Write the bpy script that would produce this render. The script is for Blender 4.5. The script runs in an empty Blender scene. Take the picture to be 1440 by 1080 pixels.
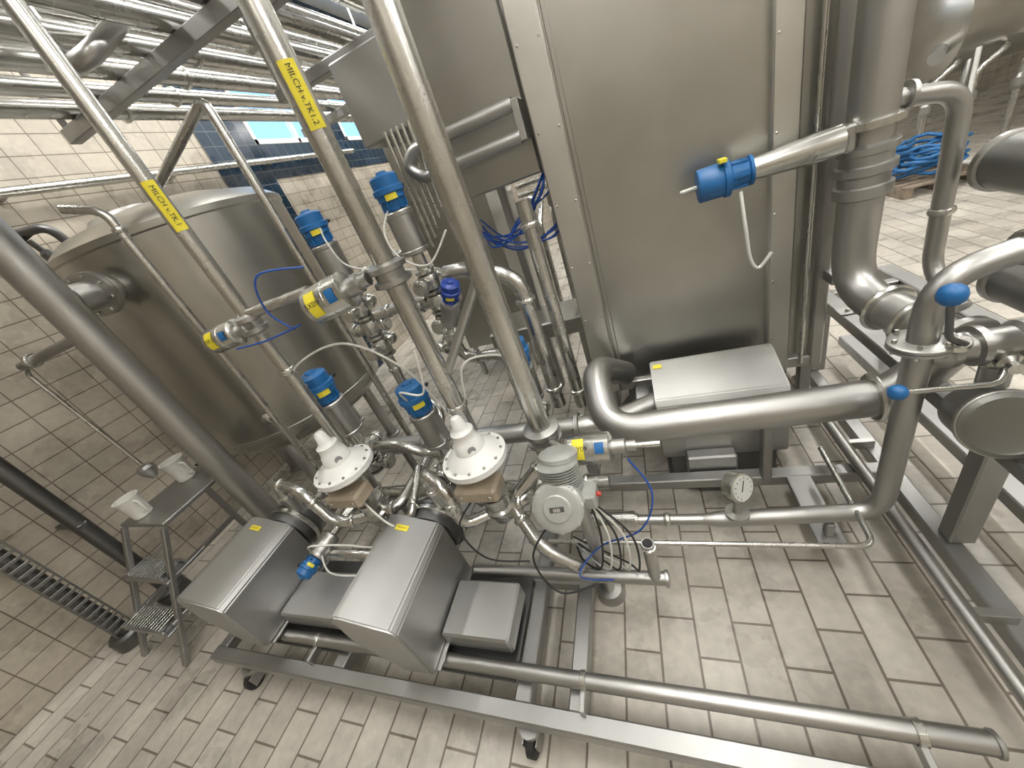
import bpy, bmesh, math, random
from mathutils import Vector, Matrix
random.seed(7)
V = Vector
scene = bpy.context.scene
R = math.radians

# ---------------------------------------------------------------- materials
def nmat(name):
    m = bpy.data.materials.new(name); m.use_nodes = True
    nt = m.node_tree; b = nt.nodes["Principled BSDF"]
    return m, nt, b

def steel(name, col=(.58,.57,.54), rough=.28, var=.12, stretch=(1,1,1), nscale=6, bump=.02, wave=0):
    m, nt, b = nmat(name)
    N = nt.nodes; L = nt.links
    tc = N.new("ShaderNodeTexCoord"); mp = N.new("ShaderNodeMapping"); mp.inputs["Scale"].default_value = stretch
    L.new(tc.outputs["Object"], mp.inputs["Vector"])
    n1 = N.new("ShaderNodeTexNoise"); n1.inputs["Scale"].default_value = nscale; n1.inputs["Detail"].default_value = 6
    L.new(mp.outputs[0], n1.inputs["Vector"])
    n2 = N.new("ShaderNodeTexNoise"); n2.inputs["Scale"].default_value = 1.7; n2.inputs["Detail"].default_value = 3
    L.new(tc.outputs["Object"], n2.inputs["Vector"])
    mr = N.new("ShaderNodeMapRange"); mr.inputs[3].default_value = max(.03, rough-var); mr.inputs[4].default_value = rough+var
    L.new(n1.outputs["Fac"], mr.inputs[0]); L.new(mr.outputs[0], b.inputs["Roughness"])
    cr = N.new("ShaderNodeValToRGB")
    cr.color_ramp.elements[0].position = .3; cr.color_ramp.elements[0].color = (col[0]*.78, col[1]*.78, col[2]*.77, 1)
    cr.color_ramp.elements[1].position = .7; cr.color_ramp.elements[1].color = (*col, 1)
    L.new(n2.outputs["Fac"], cr.inputs[0]); L.new(cr.outputs[0], b.inputs["Base Color"])
    b.inputs["Metallic"].default_value = 1
    bp = N.new("ShaderNodeBump"); bp.inputs["Strength"].default_value = bump; bp.inputs["Distance"].default_value = .01
    L.new(n1.outputs["Fac"], bp.inputs["Height"])
    last = bp
    if wave:
        nw = N.new("ShaderNodeTexNoise"); nw.inputs["Scale"].default_value = 1.3; nw.inputs["Detail"].default_value = 0
        L.new(tc.outputs["Object"], nw.inputs["Vector"])
        b2 = N.new("ShaderNodeBump"); b2.inputs["Strength"].default_value = wave; b2.inputs["Distance"].default_value = .06
        L.new(nw.outputs["Fac"], b2.inputs["Height"]); L.new(last.outputs[0], b2.inputs["Normal"]); last = b2
    L.new(last.outputs[0], b.inputs["Normal"])
    return m

def plain(name, col, rough=.45, metal=0, var=.1, scale=12):
    m, nt, b = nmat(name)
    N = nt.nodes; L = nt.links
    tc = N.new("ShaderNodeTexCoord"); n = N.new("ShaderNodeTexNoise"); n.inputs["Scale"].default_value = scale
    L.new(tc.outputs["Object"], n.inputs["Vector"])
    cr = N.new("ShaderNodeValToRGB")
    cr.color_ramp.elements[0].position = .35; cr.color_ramp.elements[0].color = tuple(c*(1-var) for c in col)+(1,)
    cr.color_ramp.elements[1].position = .65; cr.color_ramp.elements[1].color = tuple(min(1, c*(1+var)) for c in col)+(1,)
    L.new(n.outputs["Fac"], cr.inputs[0]); L.new(cr.outputs[0], b.inputs["Base Color"])
    b.inputs["Roughness"].default_value = rough; b.inputs["Metallic"].default_value = metal
    return m

def tile(name, c1, c2, mortar, bw, bh, rot, off=.5, rough=.3, msize=.005, dirt=.35, bump=.5):
    m, nt, b = nmat(name)
    N = nt.nodes; L = nt.links
    tc = N.new("ShaderNodeTexCoord"); mp = N.new("ShaderNodeMapping"); mp.inputs["Rotation"].default_value = rot
    L.new(tc.outputs["Object"], mp.inputs["Vector"])
    br = N.new("ShaderNodeTexBrick"); br.offset = off; br.inputs["Scale"].default_value = 1
    br.inputs["Brick Width"].default_value = bw; br.inputs["Row Height"].default_value = bh
    br.inputs["Mortar Size"].default_value = msize; br.inputs["Mortar Smooth"].default_value = .15
    br.inputs["Color1"].default_value = (*c1, 1); br.inputs["Color2"].default_value = (*c2, 1); br.inputs["Mortar"].default_value = (*mortar, 1)
    L.new(mp.outputs[0], br.inputs["Vector"])
    n = N.new("ShaderNodeTexNoise"); n.inputs["Scale"].default_value = 2.3; n.inputs["Detail"].default_value = 8
    L.new(tc.outputs["Object"], n.inputs["Vector"])
    n3 = N.new("ShaderNodeTexNoise"); n3.inputs["Scale"].default_value = 22; n3.inputs["Detail"].default_value = 6
    L.new(tc.outputs["Object"], n3.inputs["Vector"])
    ad = N.new("ShaderNodeMath"); ad.operation = 'MULTIPLY_ADD'; ad.inputs[1].default_value = .4
    L.new(n3.outputs["Fac"], ad.inputs[0]); L.new(n.outputs["Fac"], ad.inputs[2])
    mr = N.new("ShaderNodeMapRange"); mr.inputs[1].default_value = .5; mr.inputs[2].default_value = .9
    mr.inputs[3].default_value = 1-dirt; mr.inputs[4].default_value = 1.05
    L.new(ad.outputs[0], mr.inputs[0])
    mx = N.new("ShaderNodeMix"); mx.data_type = 'RGBA'; mx.blend_type = 'MULTIPLY'; mx.inputs[0].default_value = 1
    L.new(br.outputs["Color"], mx.inputs[6]); L.new(mr.outputs[0], mx.inputs[7]); L.new(mx.outputs[2], b.inputs["Base Color"])
    r2 = N.new("ShaderNodeMapRange"); r2.inputs[1].default_value = .35; r2.inputs[2].default_value = .65
    r2.inputs[3].default_value = rough; r2.inputs[4].default_value = rough+.25
    L.new(n.outputs["Fac"], r2.inputs[0]); L.new(r2.outputs[0], b.inputs["Roughness"])
    bp = N.new("ShaderNodeBump"); bp.invert = True; bp.inputs["Strength"].default_value = bump; bp.inputs["Distance"].default_value = .004
    L.new(br.outputs["Fac"], bp.inputs["Height"]); L.new(bp.outputs[0], b.inputs["Normal"])
    return m

def emis(name, col, s):
    m, nt, b = nmat(name)
    b.inputs["Emission Color"].default_value = (*col, 1); b.inputs["Emission Strength"].default_value = s
    b.inputs["Base Color"].default_value = (*col, 1)
    return m

M = dict(
 pipe=steel("polished_pipe", (.64,.635,.61), .27, .06, nscale=9),
 satin=steel("satin_steel", (.50,.495,.48), .41, .07, nscale=10),
 sheet=steel("sheet_steel", (.50,.495,.465), .34, .05, stretch=(1,1,.25), nscale=4, bump=.01, wave=.05),
 post=steel("post_steel", (.66,.65,.61), .42, .06, stretch=(1,1,.25), nscale=8, bump=.02),
 tank=steel("tank_steel", (.50,.49,.455), .33, .05, stretch=(1,1,.3), nscale=4, bump=.01, wave=.04),
 hood=steel("hood_steel", (.49,.49,.48), .45, .05, nscale=30),
 beam=steel("beam_steel", (.43,.43,.42), .46, .08, nscale=14),
 dark=steel("dark_steel", (.20,.20,.20), .45, .1),
 mid=steel("mid_grey_steel", (.33,.33,.32), .45, .08),
 bright=steel("machined_steel", (.70,.70,.67), .26, .05),
 blue=plain("blue_plastic", (.012,.12,.33), .38),
 navy=plain("navy_plastic", (.01,.04,.25), .35),
 white=plain("white_enamel", (.72,.72,.70), .35, var=.03),
 plast=plain("translucent_white_plastic", (.72,.71,.66), .4, var=.04),
 yellow=plain("yellow_label", (.74,.63,.04), .5, var=.04),
 tan=plain("tan_casting", (.33,.275,.205), .48, var=.1),
 alu=plain("grey_casting", (.42,.43,.41), .40, .35, var=.08),
 black=plain("black_rubber", (.02,.02,.02), .6),
 cable=plain("white_cable", (.62,.62,.58), .5, var=.03),
 cblue=plain("blue_cable", (.01,.07,.35), .4),
 red=plain("red_mark", (.45,.05,.03), .4),
 grey=plain("grey_print", (.25,.25,.25), .5),
 dial=plain("gauge_dial_paint", (.55,.56,.53), .3, var=.02),
 hose=plain("blue_hose", (.02,.13,.33), .45),
 wood=plain("pallet_wood", (.20,.16,.12), .8, var=.3),
 ink=plain("black_ink", (.02,.02,.02), .6),
 ceil=plain("ceiling_paint", (.52,.515,.49), .8, var=.05, scale=1),
 floor=tile("floor_tile", (.60,.565,.495), (.50,.465,.40), (.20,.17,.135), .31, .157, (0,0,R(90)), .5, .2, .0052, .36),
 wall=tile("wall_tile", (.52,.47,.385), (.455,.41,.335), (.20,.17,.13), .22, .15, (0,0,0), 0, .2, .0042, .3),
 btile=tile("blue_wall_tile", (.006,.022,.045), (.008,.03,.06), (.12,.14,.14), .15, .15, (0,0,0), 0, .15, .004, .2),
 lamp=emis("added_lamp_diffuser", (1,.98,.945), 40),
)

# ---------------------------------------------------------------- builders
def grp(name, loc=(0,0,0)):
    e = bpy.data.objects.new(name, None); e.location = loc; e.empty_display_size = .05
    scene.collection.objects.link(e); return e

def mk(name, verts, faces, mat, parent=None, smooth=True, ang=35):
    me = bpy.data.meshes.new(name); me.from_pydata([tuple(v) for v in verts], [], faces); me.validate(); me.update()
    if smooth:
        for p in me.polygons: p.use_smooth = True
        me.set_sharp_from_angle(angle=R(ang))
    me.materials.append(M[mat] if isinstance(mat, str) else mat)
    o = bpy.data.objects.new(name, me); scene.collection.objects.link(o)
    if parent is not None:
        o.parent = parent; o.matrix_parent_inverse = Matrix.Translation(-parent.location)
    return o

def frame(d):
    d = V(d).normalized(); a = V((0,0,1)) if abs(d.z) < .9 else V((1,0,0))
    u = a.cross(d).normalized(); w = d.cross(u).normalized(); return u, w, d

def lathe(name, o, d, prof, mat, parent=None, seg=28, ang=35):
    u, w, d = frame(d); o = V(o); vs = []; fs = []
    for r, h in prof:
        for k in range(seg):
            a = 2*math.pi*k/seg
            vs.append(o + d*h + (u*math.cos(a) + w*math.sin(a))*max(r, .0003))
    n = len(prof)
    for i in range(n-1):
        for k in range(seg):
            k2 = (k+1) % seg
            fs.append((i*seg+k, i*seg+k2, (i+1)*seg+k2, (i+1)*seg+k))
    fs.append(tuple(range(seg-1, -1, -1))); fs.append(tuple((n-1)*seg+k for k in range(seg)))
    return mk(name, vs, fs, mat, parent, True, ang)

def cyl(name, a, b, r, mat, parent=None, r2=None, seg=24):
    a = V(a); b = V(b); h = (b-a).length; r2 = r if r2 is None else r2
    c = min(.004, r*.2, h*.2)
    return lathe(name, a, b-a, [(r-c,0),(r,c),(r2,h-c),(r2-c,h)], mat, parent, seg, 50)

def fillet(pts, rb, n=8):
    pts = [V(p) for p in pts]; out = [pts[0]]
    for i in range(1, len(pts)-1):
        p = pts[i]; a = pts[i-1]-p; b = pts[i+1]-p
        r = min(rb, a.length*.49, b.length*.49)
        s = p + a.normalized()*r; e = p + b.normalized()*r
        for k in range(n+1):
            t = k/n; out.append(s*(1-t)**2 + p*2*t*(1-t) + e*t*t)
    out.append(pts[-1]); return out

def sweep(name, path, r, mat, parent=None, seg=20, cap=True):
    path = [p for i, p in enumerate(path) if i == 0 or (p-path[i-1]).length > 1e-5]
    n = len(path); vs = []; fs = []
    t0 = (path[1]-path[0]).normalized(); u, w, _ = frame(t0)
    for i, p in enumerate(path):
        t = (path[min(i+1,n-1)] - path[max(i-1,0)]).normalized()
        u = (u - t*u.dot(t)).normalized(); w = t.cross(u)
        for k in range(seg):
            a = 2*math.pi*k/seg; vs.append(p + (u*math.cos(a)+w*math.sin(a))*r)
    for i in range(n-1):
        for k in range(seg):
            k2 = (k+1) % seg; fs.append((i*seg+k, i*seg+k2, (i+1)*seg+k2, (i+1)*seg+k))
    if cap:
        fs.append(tuple(range(seg-1,-1,-1))); fs.append(tuple((n-1)*seg+k for k in range(seg)))
    return mk(name, vs, fs, mat, parent, True, 60)

def tube(name, pts, r, mat='pipe', parent=None, rb=None, seg=20):
    return sweep(name, fillet(pts, rb if rb else r*2.6), r, mat, parent, seg)

def curve(name, pts, r, mat, parent=None, seg=8, n=10):
    pts = [V(p) for p in pts]; P = [pts[0]]+pts+[pts[-1]]; out = []
    for i in range(1, len(P)-2):
        for k in range(n):
            t = k/n; a, b, c, d = P[i-1], P[i], P[i+1], P[i+2]
            out.append(.5*((2*b)+(c-a)*t+(2*a-5*b+4*c-d)*t*t+(3*b-a-3*c+d)*t**3))
    out.append(pts[-1])
    return sweep(name, out, r, mat, parent, seg)

def clamp(p, d, r, parent, mat='bright', name="clamp_ferrule"):
    w = .016; o = V(p) - V(d).normalized()*w
    lathe(name, o, d, [(r,0),(r*1.22,.004),(r*1.32,w*.8),(r*1.32,w*1.2),(r*1.22,2*w-.004),(r,2*w)], mat, parent, 24)

def flange(p, d, r, parent, th=.03, n=8, mat='satin', name="bolted_flange"):
    u, w, dd = frame(d); p = V(p)
    lathe(name, p-dd*th, dd, [(r*.9,0),(r,.004),(r,th*.9),(r*.96,th*.95),(r*.96,th*1.05),(r,th*1.1),(r,2*th-.004),(r*.9,2*th)], mat, parent, 32)
    for k in range(n):
        a = 2*math.pi*(k+.5)/n; c = p+(u*math.cos(a)+w*math.sin(a))*r*.84
        lathe("bolt", c-dd*(th+.012), dd, [(r*.07,0),(r*.085,.003),(r*.085,2*th+.021),(r*.07,2*th+.024)], 'bright', parent, 6)

def box(name, c, s, mat, parent=None, bev=.004, rot=None):
    c = V(c); hx, hy, hz = s[0]/2, s[1]/2, s[2]/2; b = min(bev, hx*.45, hy*.45, hz*.45)
    rot = rot or Matrix.Identity(3); vs = []
    for sx in (-1,1):
        for sy in (-1,1):
            for sz in (-1,1):
                vs += [(sx*(hx-b), sy*(hy-b), sz*hz), (sx*(hx-b), sy*hy, sz*(hz-b)), (sx*hx, sy*(hy-b), sz*(hz-b))]
    def idx(sx, sy, sz, k): return ((sx > 0)*4+(sy > 0)*2+(sz > 0))*3+k
    fs = []; S = (-1, 1)
    for z in S: fs.append([idx(-1,-1,z,0), idx(1,-1,z,0), idx(1,1,z,0), idx(-1,1,z,0)])
    for y in S: fs.append([idx(-1,y,-1,1), idx(-1,y,1,1), idx(1,y,1,1), idx(1,y,-1,1)])
    for x in S: fs.append([idx(x,-1,-1,2), idx(x,1,-1,2), idx(x,1,1,2), idx(x,-1,1,2)])
    for y in S:
        for z in S: fs.append([idx(-1,y,z,0), idx(1,y,z,0), idx(1,y,z,1), idx(-1,y,z,1)])
    for x in S:
        for z in S: fs.append([idx(x,-1,z,0), idx(x,1,z,0), idx(x,1,z,2), idx(x,-1,z,2)])
    for x in S:
        for y in S: fs.append([idx(x,y,-1,1), idx(x,y,1,1), idx(x,y,1,2), idx(x,y,-1,2)])
    for x in S:
        for y in S:
            for z in S: fs.append([idx(x,y,z,0), idx(x,y,z,1), idx(x,y,z,2)])
    o = mk(name, [c + rot @ V(v) for v in vs], [tuple(f) for f in fs], mat, parent, False)
    bm = bmesh.new(); bm.from_mesh(o.data); bmesh.ops.recalc_face_normals(bm, faces=bm.faces); bm.to_mesh(o.data); bm.free()
    return o

def bx(name, x0, x1, y0, y1, z0, z1, mat, parent=None, bev=.004):
    return box(name, ((x0+x1)/2,(y0+y1)/2,(z0+z1)/2), (x1-x0,y1-y0,z1-z0), mat, parent, bev)

def prism(name, prof, axis, a0, a1, mat, parent=None, bev=.006):
    def pt(p, a): return V((p[0], a, p[1])) if axis == 'Y' else V((a, p[0], p[1]))
    n = len(prof); vs = [pt(p, a0) for p in prof]+[pt(p, a1) for p in prof]
    fs = [tuple(range(n)), tuple(range(2*n-1, n-1, -1))]+[(i, i+n, (i+1) % n+n, (i+1) % n) for i in range(n)]
    o = mk(name, vs, fs, mat, parent, False)
    bm = bmesh.new(); bm.from_mesh(o.data); bmesh.ops.recalc_face_normals(bm, faces=bm.faces)
    bmesh.ops.bevel(bm, geom=list(bm.edges), offset=bev, segments=2, affect='EDGES', clamp_overlap=True)
    bm.to_mesh(o.data); bm.free()
    for p in o.data.polygons: p.use_smooth = True
    o.data.set_sharp_from_angle(angle=R(25))
    return o

def text(name, s, loc, xdir, nrm, size, parent, mat='ink'):
    cu = bpy.data.curves.new(name, 'FONT'); cu.body = s; cu.size = size; cu.align_x = 'CENTER'; cu.align_y = 'CENTER'
    t = bpy.data.objects.new(name, cu); scene.collection.objects.link(t)
    dg = bpy.context.evaluated_depsgraph_get(); me = bpy.data.meshes.new_from_object(t.evaluated_get(dg))
    bpy.data.objects.remove(t)
    x = V(xdir).normalized(); n = V(nrm); n = (n-x*n.dot(x)).normalized(); y = n.cross(x)
    me.transform(Matrix(((x.x,y.x,n.x,loc[0]),(x.y,y.y,n.y,loc[1]),(x.z,y.z,n.z,loc[2]),(0,0,0,1))))
    me.materials.clear(); me.materials.append(M[mat])
    o = bpy.data.objects.new(name, me); scene.collection.objects.link(o)
    o.parent = parent; o.matrix_parent_inverse = Matrix.Translation(-parent.location)

def wraplabel(p, d, nrm, r, length, parent, span=110, mat='yellow', txt=None, size=.04):
    d = V(d).normalized(); n = V(nrm); n = (n-d*n.dot(d)).normalized(); u = d.cross(n); p = V(p)
    vs = []; fs = []; K = 12
    for j in (-.5, .5):
        for k in range(K+1):
            a = R(-span/2+span*k/K); vs.append(p+d*length*j+(n*math.cos(a)+u*math.sin(a))*(r+.0015))
    for k in range(K): fs.append((k, k+1, K+2+k, K+1+k))
    mk("label", vs, fs, mat, parent)
    if txt: text("label_text", txt, p+n*(r+.004), d, n, size, parent)

# ---------------------------------------------------------------- room shell
WX = -4.25
X1, Y0, Y1, ZC = 9.0, -3.0, 13.0, 5.2
bx("floor", WX-.1, X1+.1, Y0-.1, Y1+.1, -.1, 0, 'floor', None, 0.001)
bx("ceiling", WX-.1, X1+.1, Y0-.1, Y1+.1, ZC, ZC+.1, 'ceil', None, .001)
def wall(name, origin, ux, w, h, mat, holes=()):
    ux = V(ux); n = ux.cross(V((0,0,1)))
    xs = sorted({0, w, *[a for q in holes for a in (q[0], q[1])]}); zs = sorted({0, h, *[a for q in holes for a in (q[2], q[3])]})
    vs = []; fs = []
    for i in range(len(xs)-1):
        for j in range(len(zs)-1):
            cx, cz = (xs[i]+xs[i+1])/2, (zs[j]+zs[j+1])/2
            if any(q[0] < cx < q[1] and q[2] < cz < q[3] for q in holes): continue
            k = len(vs); vs += [(xs[i], zs[j], 0), (xs[i+1], zs[j], 0), (xs[i+1], zs[j+1], 0), (xs[i], zs[j+1], 0)]
            fs.append((k, k+1, k+2, k+3))
    me = bpy.data.meshes.new(name); me.from_pydata(vs, [], fs); me.materials.append(M[mat])
    o = bpy.data.objects.new(name, me); scene.collection.objects.link(o)
    o.matrix_world = Matrix(((ux.x, 0, n.x, origin[0]), (ux.y, 0, n.y, origin[1]), (ux.z, 1, n.z, origin[2]), (0,0,0,1)))
    return o
WZ0, WZ1 = 3.3, 4.8
win = [(4.65-Y0, 6.3-Y0, WZ0, WZ1), (6.6-Y0, 8.3-Y0, WZ0, WZ1), (8.6-Y0, 10.3-Y0, WZ0, WZ1)]
wall("wall_left", (WX, Y0, 0), (0,1,0), Y1-Y0, ZC, 'wall', win)
wall("wall_back", (X1, Y1, 0), (-1,0,0), X1-WX, ZC, 'wall')
wall("wall_right", (X1, Y1, 0), (0,-1,0), Y1-Y0, ZC, 'wall')
wall("wall_front", (WX, Y0, 0), (1,0,0), X1-WX, ZC, 'wall')
wall("trim_1", (WX+.012, 3.9, 0), (0,1,0), 6.6, ZC, 'btile', [(.75, 6.6, 0, 2.9), (.75, 2.4, WZ0, WZ1), (2.7, 4.4, WZ0, WZ1), (4.7, 6.4, WZ0, WZ1)])
for i, q in enumerate(win):
    y0, y1 = q[0]+Y0, q[1]+Y0
    g = grp("window_%d" % (i+1), (WX, (y0+y1)/2, 4.1))
    for nm, a in (("frame_bottom", (y0,y1,WZ0,WZ0+.06)), ("frame_top", (y0,y1,WZ1-.06,WZ1)), ("frame_side_1", (y0,y0+.06,WZ0,WZ1)), ("frame_side_2", (y1-.06,y1,WZ0,WZ1)), ("mullion", ((y0+y1)/2-.025,(y0+y1)/2+.025,WZ0,WZ1))):
        bx(nm, WX-.06, WX+.02, *a, 'white', g)
for y in (-1.6, 1.2, 4.0, 6.8, 9.6):
    for x in (-2.9, .2, 3.4, 6.6):
        if x < -2 and y < 0: continue
        if x > 3 and y > 3 and (x > 6 or y > 9): continue
        g = grp("added_ceiling_light", (x, y, 5.0))  # unseen fixtures added to light the room; gaps keep the left darker
        bx("housing", x-.2, x+.2, y-.9, y+.9, 5.02, 5.195, 'white', g)
        bx("diffuser", x-.17, x+.17, y-.87, y+.87, 4.99, 5.02, 'lamp', g)

# ---------------------------------------------------------------- tank on the left
tc = V((-3.36, 2.42, 0)); tr = .80
g = grp("storage_tank", tc)
lathe("shell", tc, (0,0,1), [(.1,.54),(.45,.58),(.70,.66),(tr,.75),(tr,.77),(tr,2.42),(tr+.012,2.43),(tr+.012,2.47),(tr,2.48),(.7,2.55),(.4,2.63),(.1,2.65)], 'tank', g, 96, 25)
lathe("seam_band", tc, (0,0,1), [(tr+.002,.81),(tr+.006,.815),(tr+.006,.84),(tr+.002,.845)], 'satin', g, 96)
for a in (20, 110, 200, 290):
    c = tc+V((math.cos(R(a)), math.sin(R(a)), 0))*.6
    cyl("leg", c, c+V((0,0,.7)), .05, 'satin', g); cyl("foot", c, c+V((0,0,.03)), .08, 'satin', g)
cyl("nozzle", (-3.06,1.36,2.2), (-3.2,1.72,2.2), .085, 'satin', g)
flange((-3.12,1.52,2.2), (-.36,.93,0), .135, g)
lathe("manway_lid", (-3.5,2.2,2.56), (0,-.1,1), [(.22,0),(.22,.08),(.18,.12),(.05,.14)], 'satin', g)
lathe("level_sensor", (-2.93,1.75,1.0), (.55,-.83,0), [(.03,-.06),(.03,.03),(.045,.035),(.045,.05),(.02,.06)], 'bright', g)
lathe("roof_valve_body", (-3.95,1.9,2.5), (0,-.3,1), [(.03,-.05),(.05,.02),(.04,.1),(.02,.12),(.02,.2)], 'dark', g)
lathe("hand_wheel", (-3.95,1.85,2.7), (0,-.5,1), [(.055,0),(.065,.006),(.065,.016),(.055,.02)], 'black', g, 24)
tube("roof_vent", [(-3.75,1.95,2.52),(-3.75,1.9,2.72),(-3.95,1.8,2.74)], .03, 'dark', g)

g = grp("tank_drain_pipe", (-2.98,1.28,0))
tube("pipe", [(-2.98,1.28,.02),(-2.98,1.28,4.2)], .088, 'satin', g, seg=32)
flange((-2.98,1.28,.03), (0,0,1), .14, g, .02)
tube("side_branch", [(-2.98,1.28,2.02),(-3.55,1.15,1.98)], .03, 'satin', g); clamp((-3.45,1.17,1.99), (-1,-.2,0), .035, g)
tube("sample_rod", [(-3.5,1.16,1.98),(-3.6,1.15,1.93),(-3.5,1.15,1.12)], .012, 'pipe', g)
lathe("sample_funnel", (-3.5,1.15,1.05), (0,0,1), [(.02,-.05),(.05,.0),(.055,.04),(.04,.06)], 'satin', g)

for yy, r in ((.80,.05),(.47,.042)):
    g = grp("wall_conduit_pipe", (-3.95,yy,0))
    tube("pipe", [(-3.95,yy,.04),(-3.95,yy,5.0)], r, 'dark', g)
    lathe("floor_collar", (-3.95,yy,0), (0,0,1), [(.11,0),(.11,.1),(.09,.12),(.05,.12)], 'dark', g)
    for k in range(5): bx("wall_bracket", WX+.002, -3.9, yy-.03, yy+.03, .9+k*.8, .93+k*.8, 'dark', g)
    if yy < .6:
        for sy in (-.055,.055): bx("tray_rail", -3.9, -3.885, yy+sy-.005, yy+sy+.005, .13, 4.9, 'mid', g, .002)
        for k in range(45): bx("tray_rung", -3.9, -3.89, yy-.05, yy+.05, .16+k*.055, .18+k*.055, 'mid', g, .001)
g = grp("wall_rail_pipe", (WX+.1,3,3.08))
tube("pipe", [(WX+.1,-1,3.0),(WX+.1,6.5,3.12)], .035, 'pipe', g)
for k in range(6): bx("bracket", WX+.002, WX+.1, -.6+k*1.3, -.56+k*1.3, 2.97+k*.02, 3.04+k*.02, 'satin', g)

# ---------------------------------------------------------------- overhead pipe rack
g = grp("overhead_pipe_rack", (-2.4,3,3.2))
for i in range(12):
    x = -3.12+i*.135; z = 3.19 if i % 2 == 0 else 3.35; r = (.05,.036,.045,.04)[i % 4]
    tube("line", [(x-.06,-1.5,z),(x+.12,9,z)], r, 'pipe', g)
    clamp((x,2.45+.1*(i % 3),z), (0,1,0), r, g)
for y in (2.15, 4.4, 6.6, -.6):
    bx("cross_beam", -3.3, -1.45, y-.035, y+.035, 3.06, 3.14, 'beam', g)
    cyl("hanger_1", (-3.27,y,3.1), (-3.27,y,5.2), .02, 'satin', g); cyl("hanger_2", (-1.5,y,3.1), (-1.5,y,5.2), .02, 'satin', g)
tube("branch_1", [(-2.5,1.84,3.5),(-2.3,1.7,3.04),(-2.12,1.72,3.04),(-2.27,2.3,3.42)], .04, 'satin', g, .1)
tube("branch_2", [(-2.2,1.45,3.2),(-2.2,1.45,3.5),(-1.4,1.45,3.5),(-1.4,5,3.5)], .045, 'satin', g)
tube("branch_3", [(-1.25,1.6,3.6),(-1.25,6.5,3.6)], .05, 'pipe', g)
bx("brace_beam", -1.5, -.9, 2.12, 2.18, 3.0, 3.06, 'beam', g)

def vpipe(name, x, y, z0, z1, r, mat='pipe', lab=None, lz=None, span=85):
    g = grp(name, (x,y,z0)); tube("pipe", [(x,y,z0),(x,y,z1)], r, mat, g, seg=28)
    if lab: wraplabel((x,y,lz), (0,0,-1), (-x+.3,-y,2-lz), r, .18, g, span, txt=lab, size=.025)
    return g
gA = vpipe("milk_supply_pipe", -1.65, 1.20, .78, 4.6, .031, lab="MILCH v.TK.1", lz=2.31)
gB = vpipe("milk_supply_pipe", -.905, 1.28, .98, 4.6, .043, lab="MILCH v.TK1.2", lz=2.395, span=70)
gC = vpipe("milk_return_pipe", -.52, 1.25, .72, 4.6, .048)
for gg, x, y, r, zs in ((gA,-1.65,1.2,.031,(1.55,.95)),(gB,-.905,1.28,.043,(1.15,)),(gC,-.52,1.25,.048,(.85,))):
    for z in zs: clamp((x,y,z), (0,0,1), r, gg)
g = grp("riser_pipe", (-2.47,1.5,.6)); tube("pipe", [(-2.47,1.5,.22),(-2.47,1.5,2.5),(-2.6,1.42,2.56)], .022, 'pipe', g)
clamp((-2.47,1.5,2.4), (0,0,1), .024, g)
g = grp("riser_pipe", (-1.98,2,.6)); tube("pipe", [(-2.65,1.95,2.6),(-1.98,2,2.83),(-1.98,2,.22)], .026, 'pipe', g)

# ---------------------------------------------------------------- skid frame
g = grp("process_skid_frame", (-.8,1,.17))
b0, b1 = .135, .205
def bmX(n, x0, x1, y, w=.07): bx(n, x0, x1, y-w/2, y+w/2, b0, b1, 'beam', g, .006)
def bmY(n, x, y0, y1, w=.07): bx(n, x-w/2, x+w/2, y0, y1, b0-.002, b1-.002, 'beam', g, .006)
bmX("front_beam", -2.7, 1.6, .43)
bmX("rear_beam", -2.66, 1.0, 1.62)
bmX("middle_beam", -2.6, -.45, .98, .05)
for i, x in enumerate((-2.66,-1.72,-.70,-.47,)): bmY("cross_beam_%d" % i, x, .46, 1.6)
bmY("right_beam", 1.0, .46, 2.9)
for x in (-2.42,-.68,1.2):
    for y in (.43,1.62):
        if x > 1 and y > 1: continue
        lathe("caster_plate", (x,y-.02,.11), (0,0,1), [(.03,-.03),(.045,0),(.045,.025)], 'satin', g, 16)
        lathe("caster_wheel", (x-.02,y-.05,.052), (1,0,0), [(.03,0),(.052,.004),(.052,.036),(.03,.04)], 'black', g, 24)
        lathe("caster_hub", (x-.024,y-.05,.052), (1,0,0), [(.02,0),(.024,.002),(.024,.046),(.02,.048)], 'satin', g, 16)
        bx("caster_fork_1", x-.032, x-.026, y-.075, y, .03, .1, 'satin', g, .001); bx("caster_fork_2", x+.026, x+.032, y-.075, y, .03, .1, 'satin', g, .001)
tube("front_pipe", [(-2.15,.55,.25),(.72,.55,.25)], .03, 'satin', g)
lathe("front_pipe_cap", (.72,.55,.25), (1,0,0), [(.03,0),(.034,.002),(.034,.012),(.02,.02)], 'satin', g)
for x in (-1.9,-.45,.55):
    lathe("pipe_clip", (x,.55,.25), (1,0,0), [(.034,0),(.036,.002),(.036,.023),(.034,.025)], 'bright', g)
    bx("pipe_clip_post", x, x+.02, .45, .56, .2, .25, 'satin', g, .002)
tube("side_pipe", [(.87,2.4,.24),(.87,.64,.24)], .026, 'satin', g)
lathe("side_pipe_bore_shade", (.87,.642,.24), (0,-1,0), [(.02,0),(.02,.0022),(.001,.0023)], 'black', g)  # black disc on the closed end paints the shade inside an open pipe
for y in (.9,1.75): bx("side_pipe_clip", .86, 1.0, y, y+.03, .2, .25, 'satin', g, .002)

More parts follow.
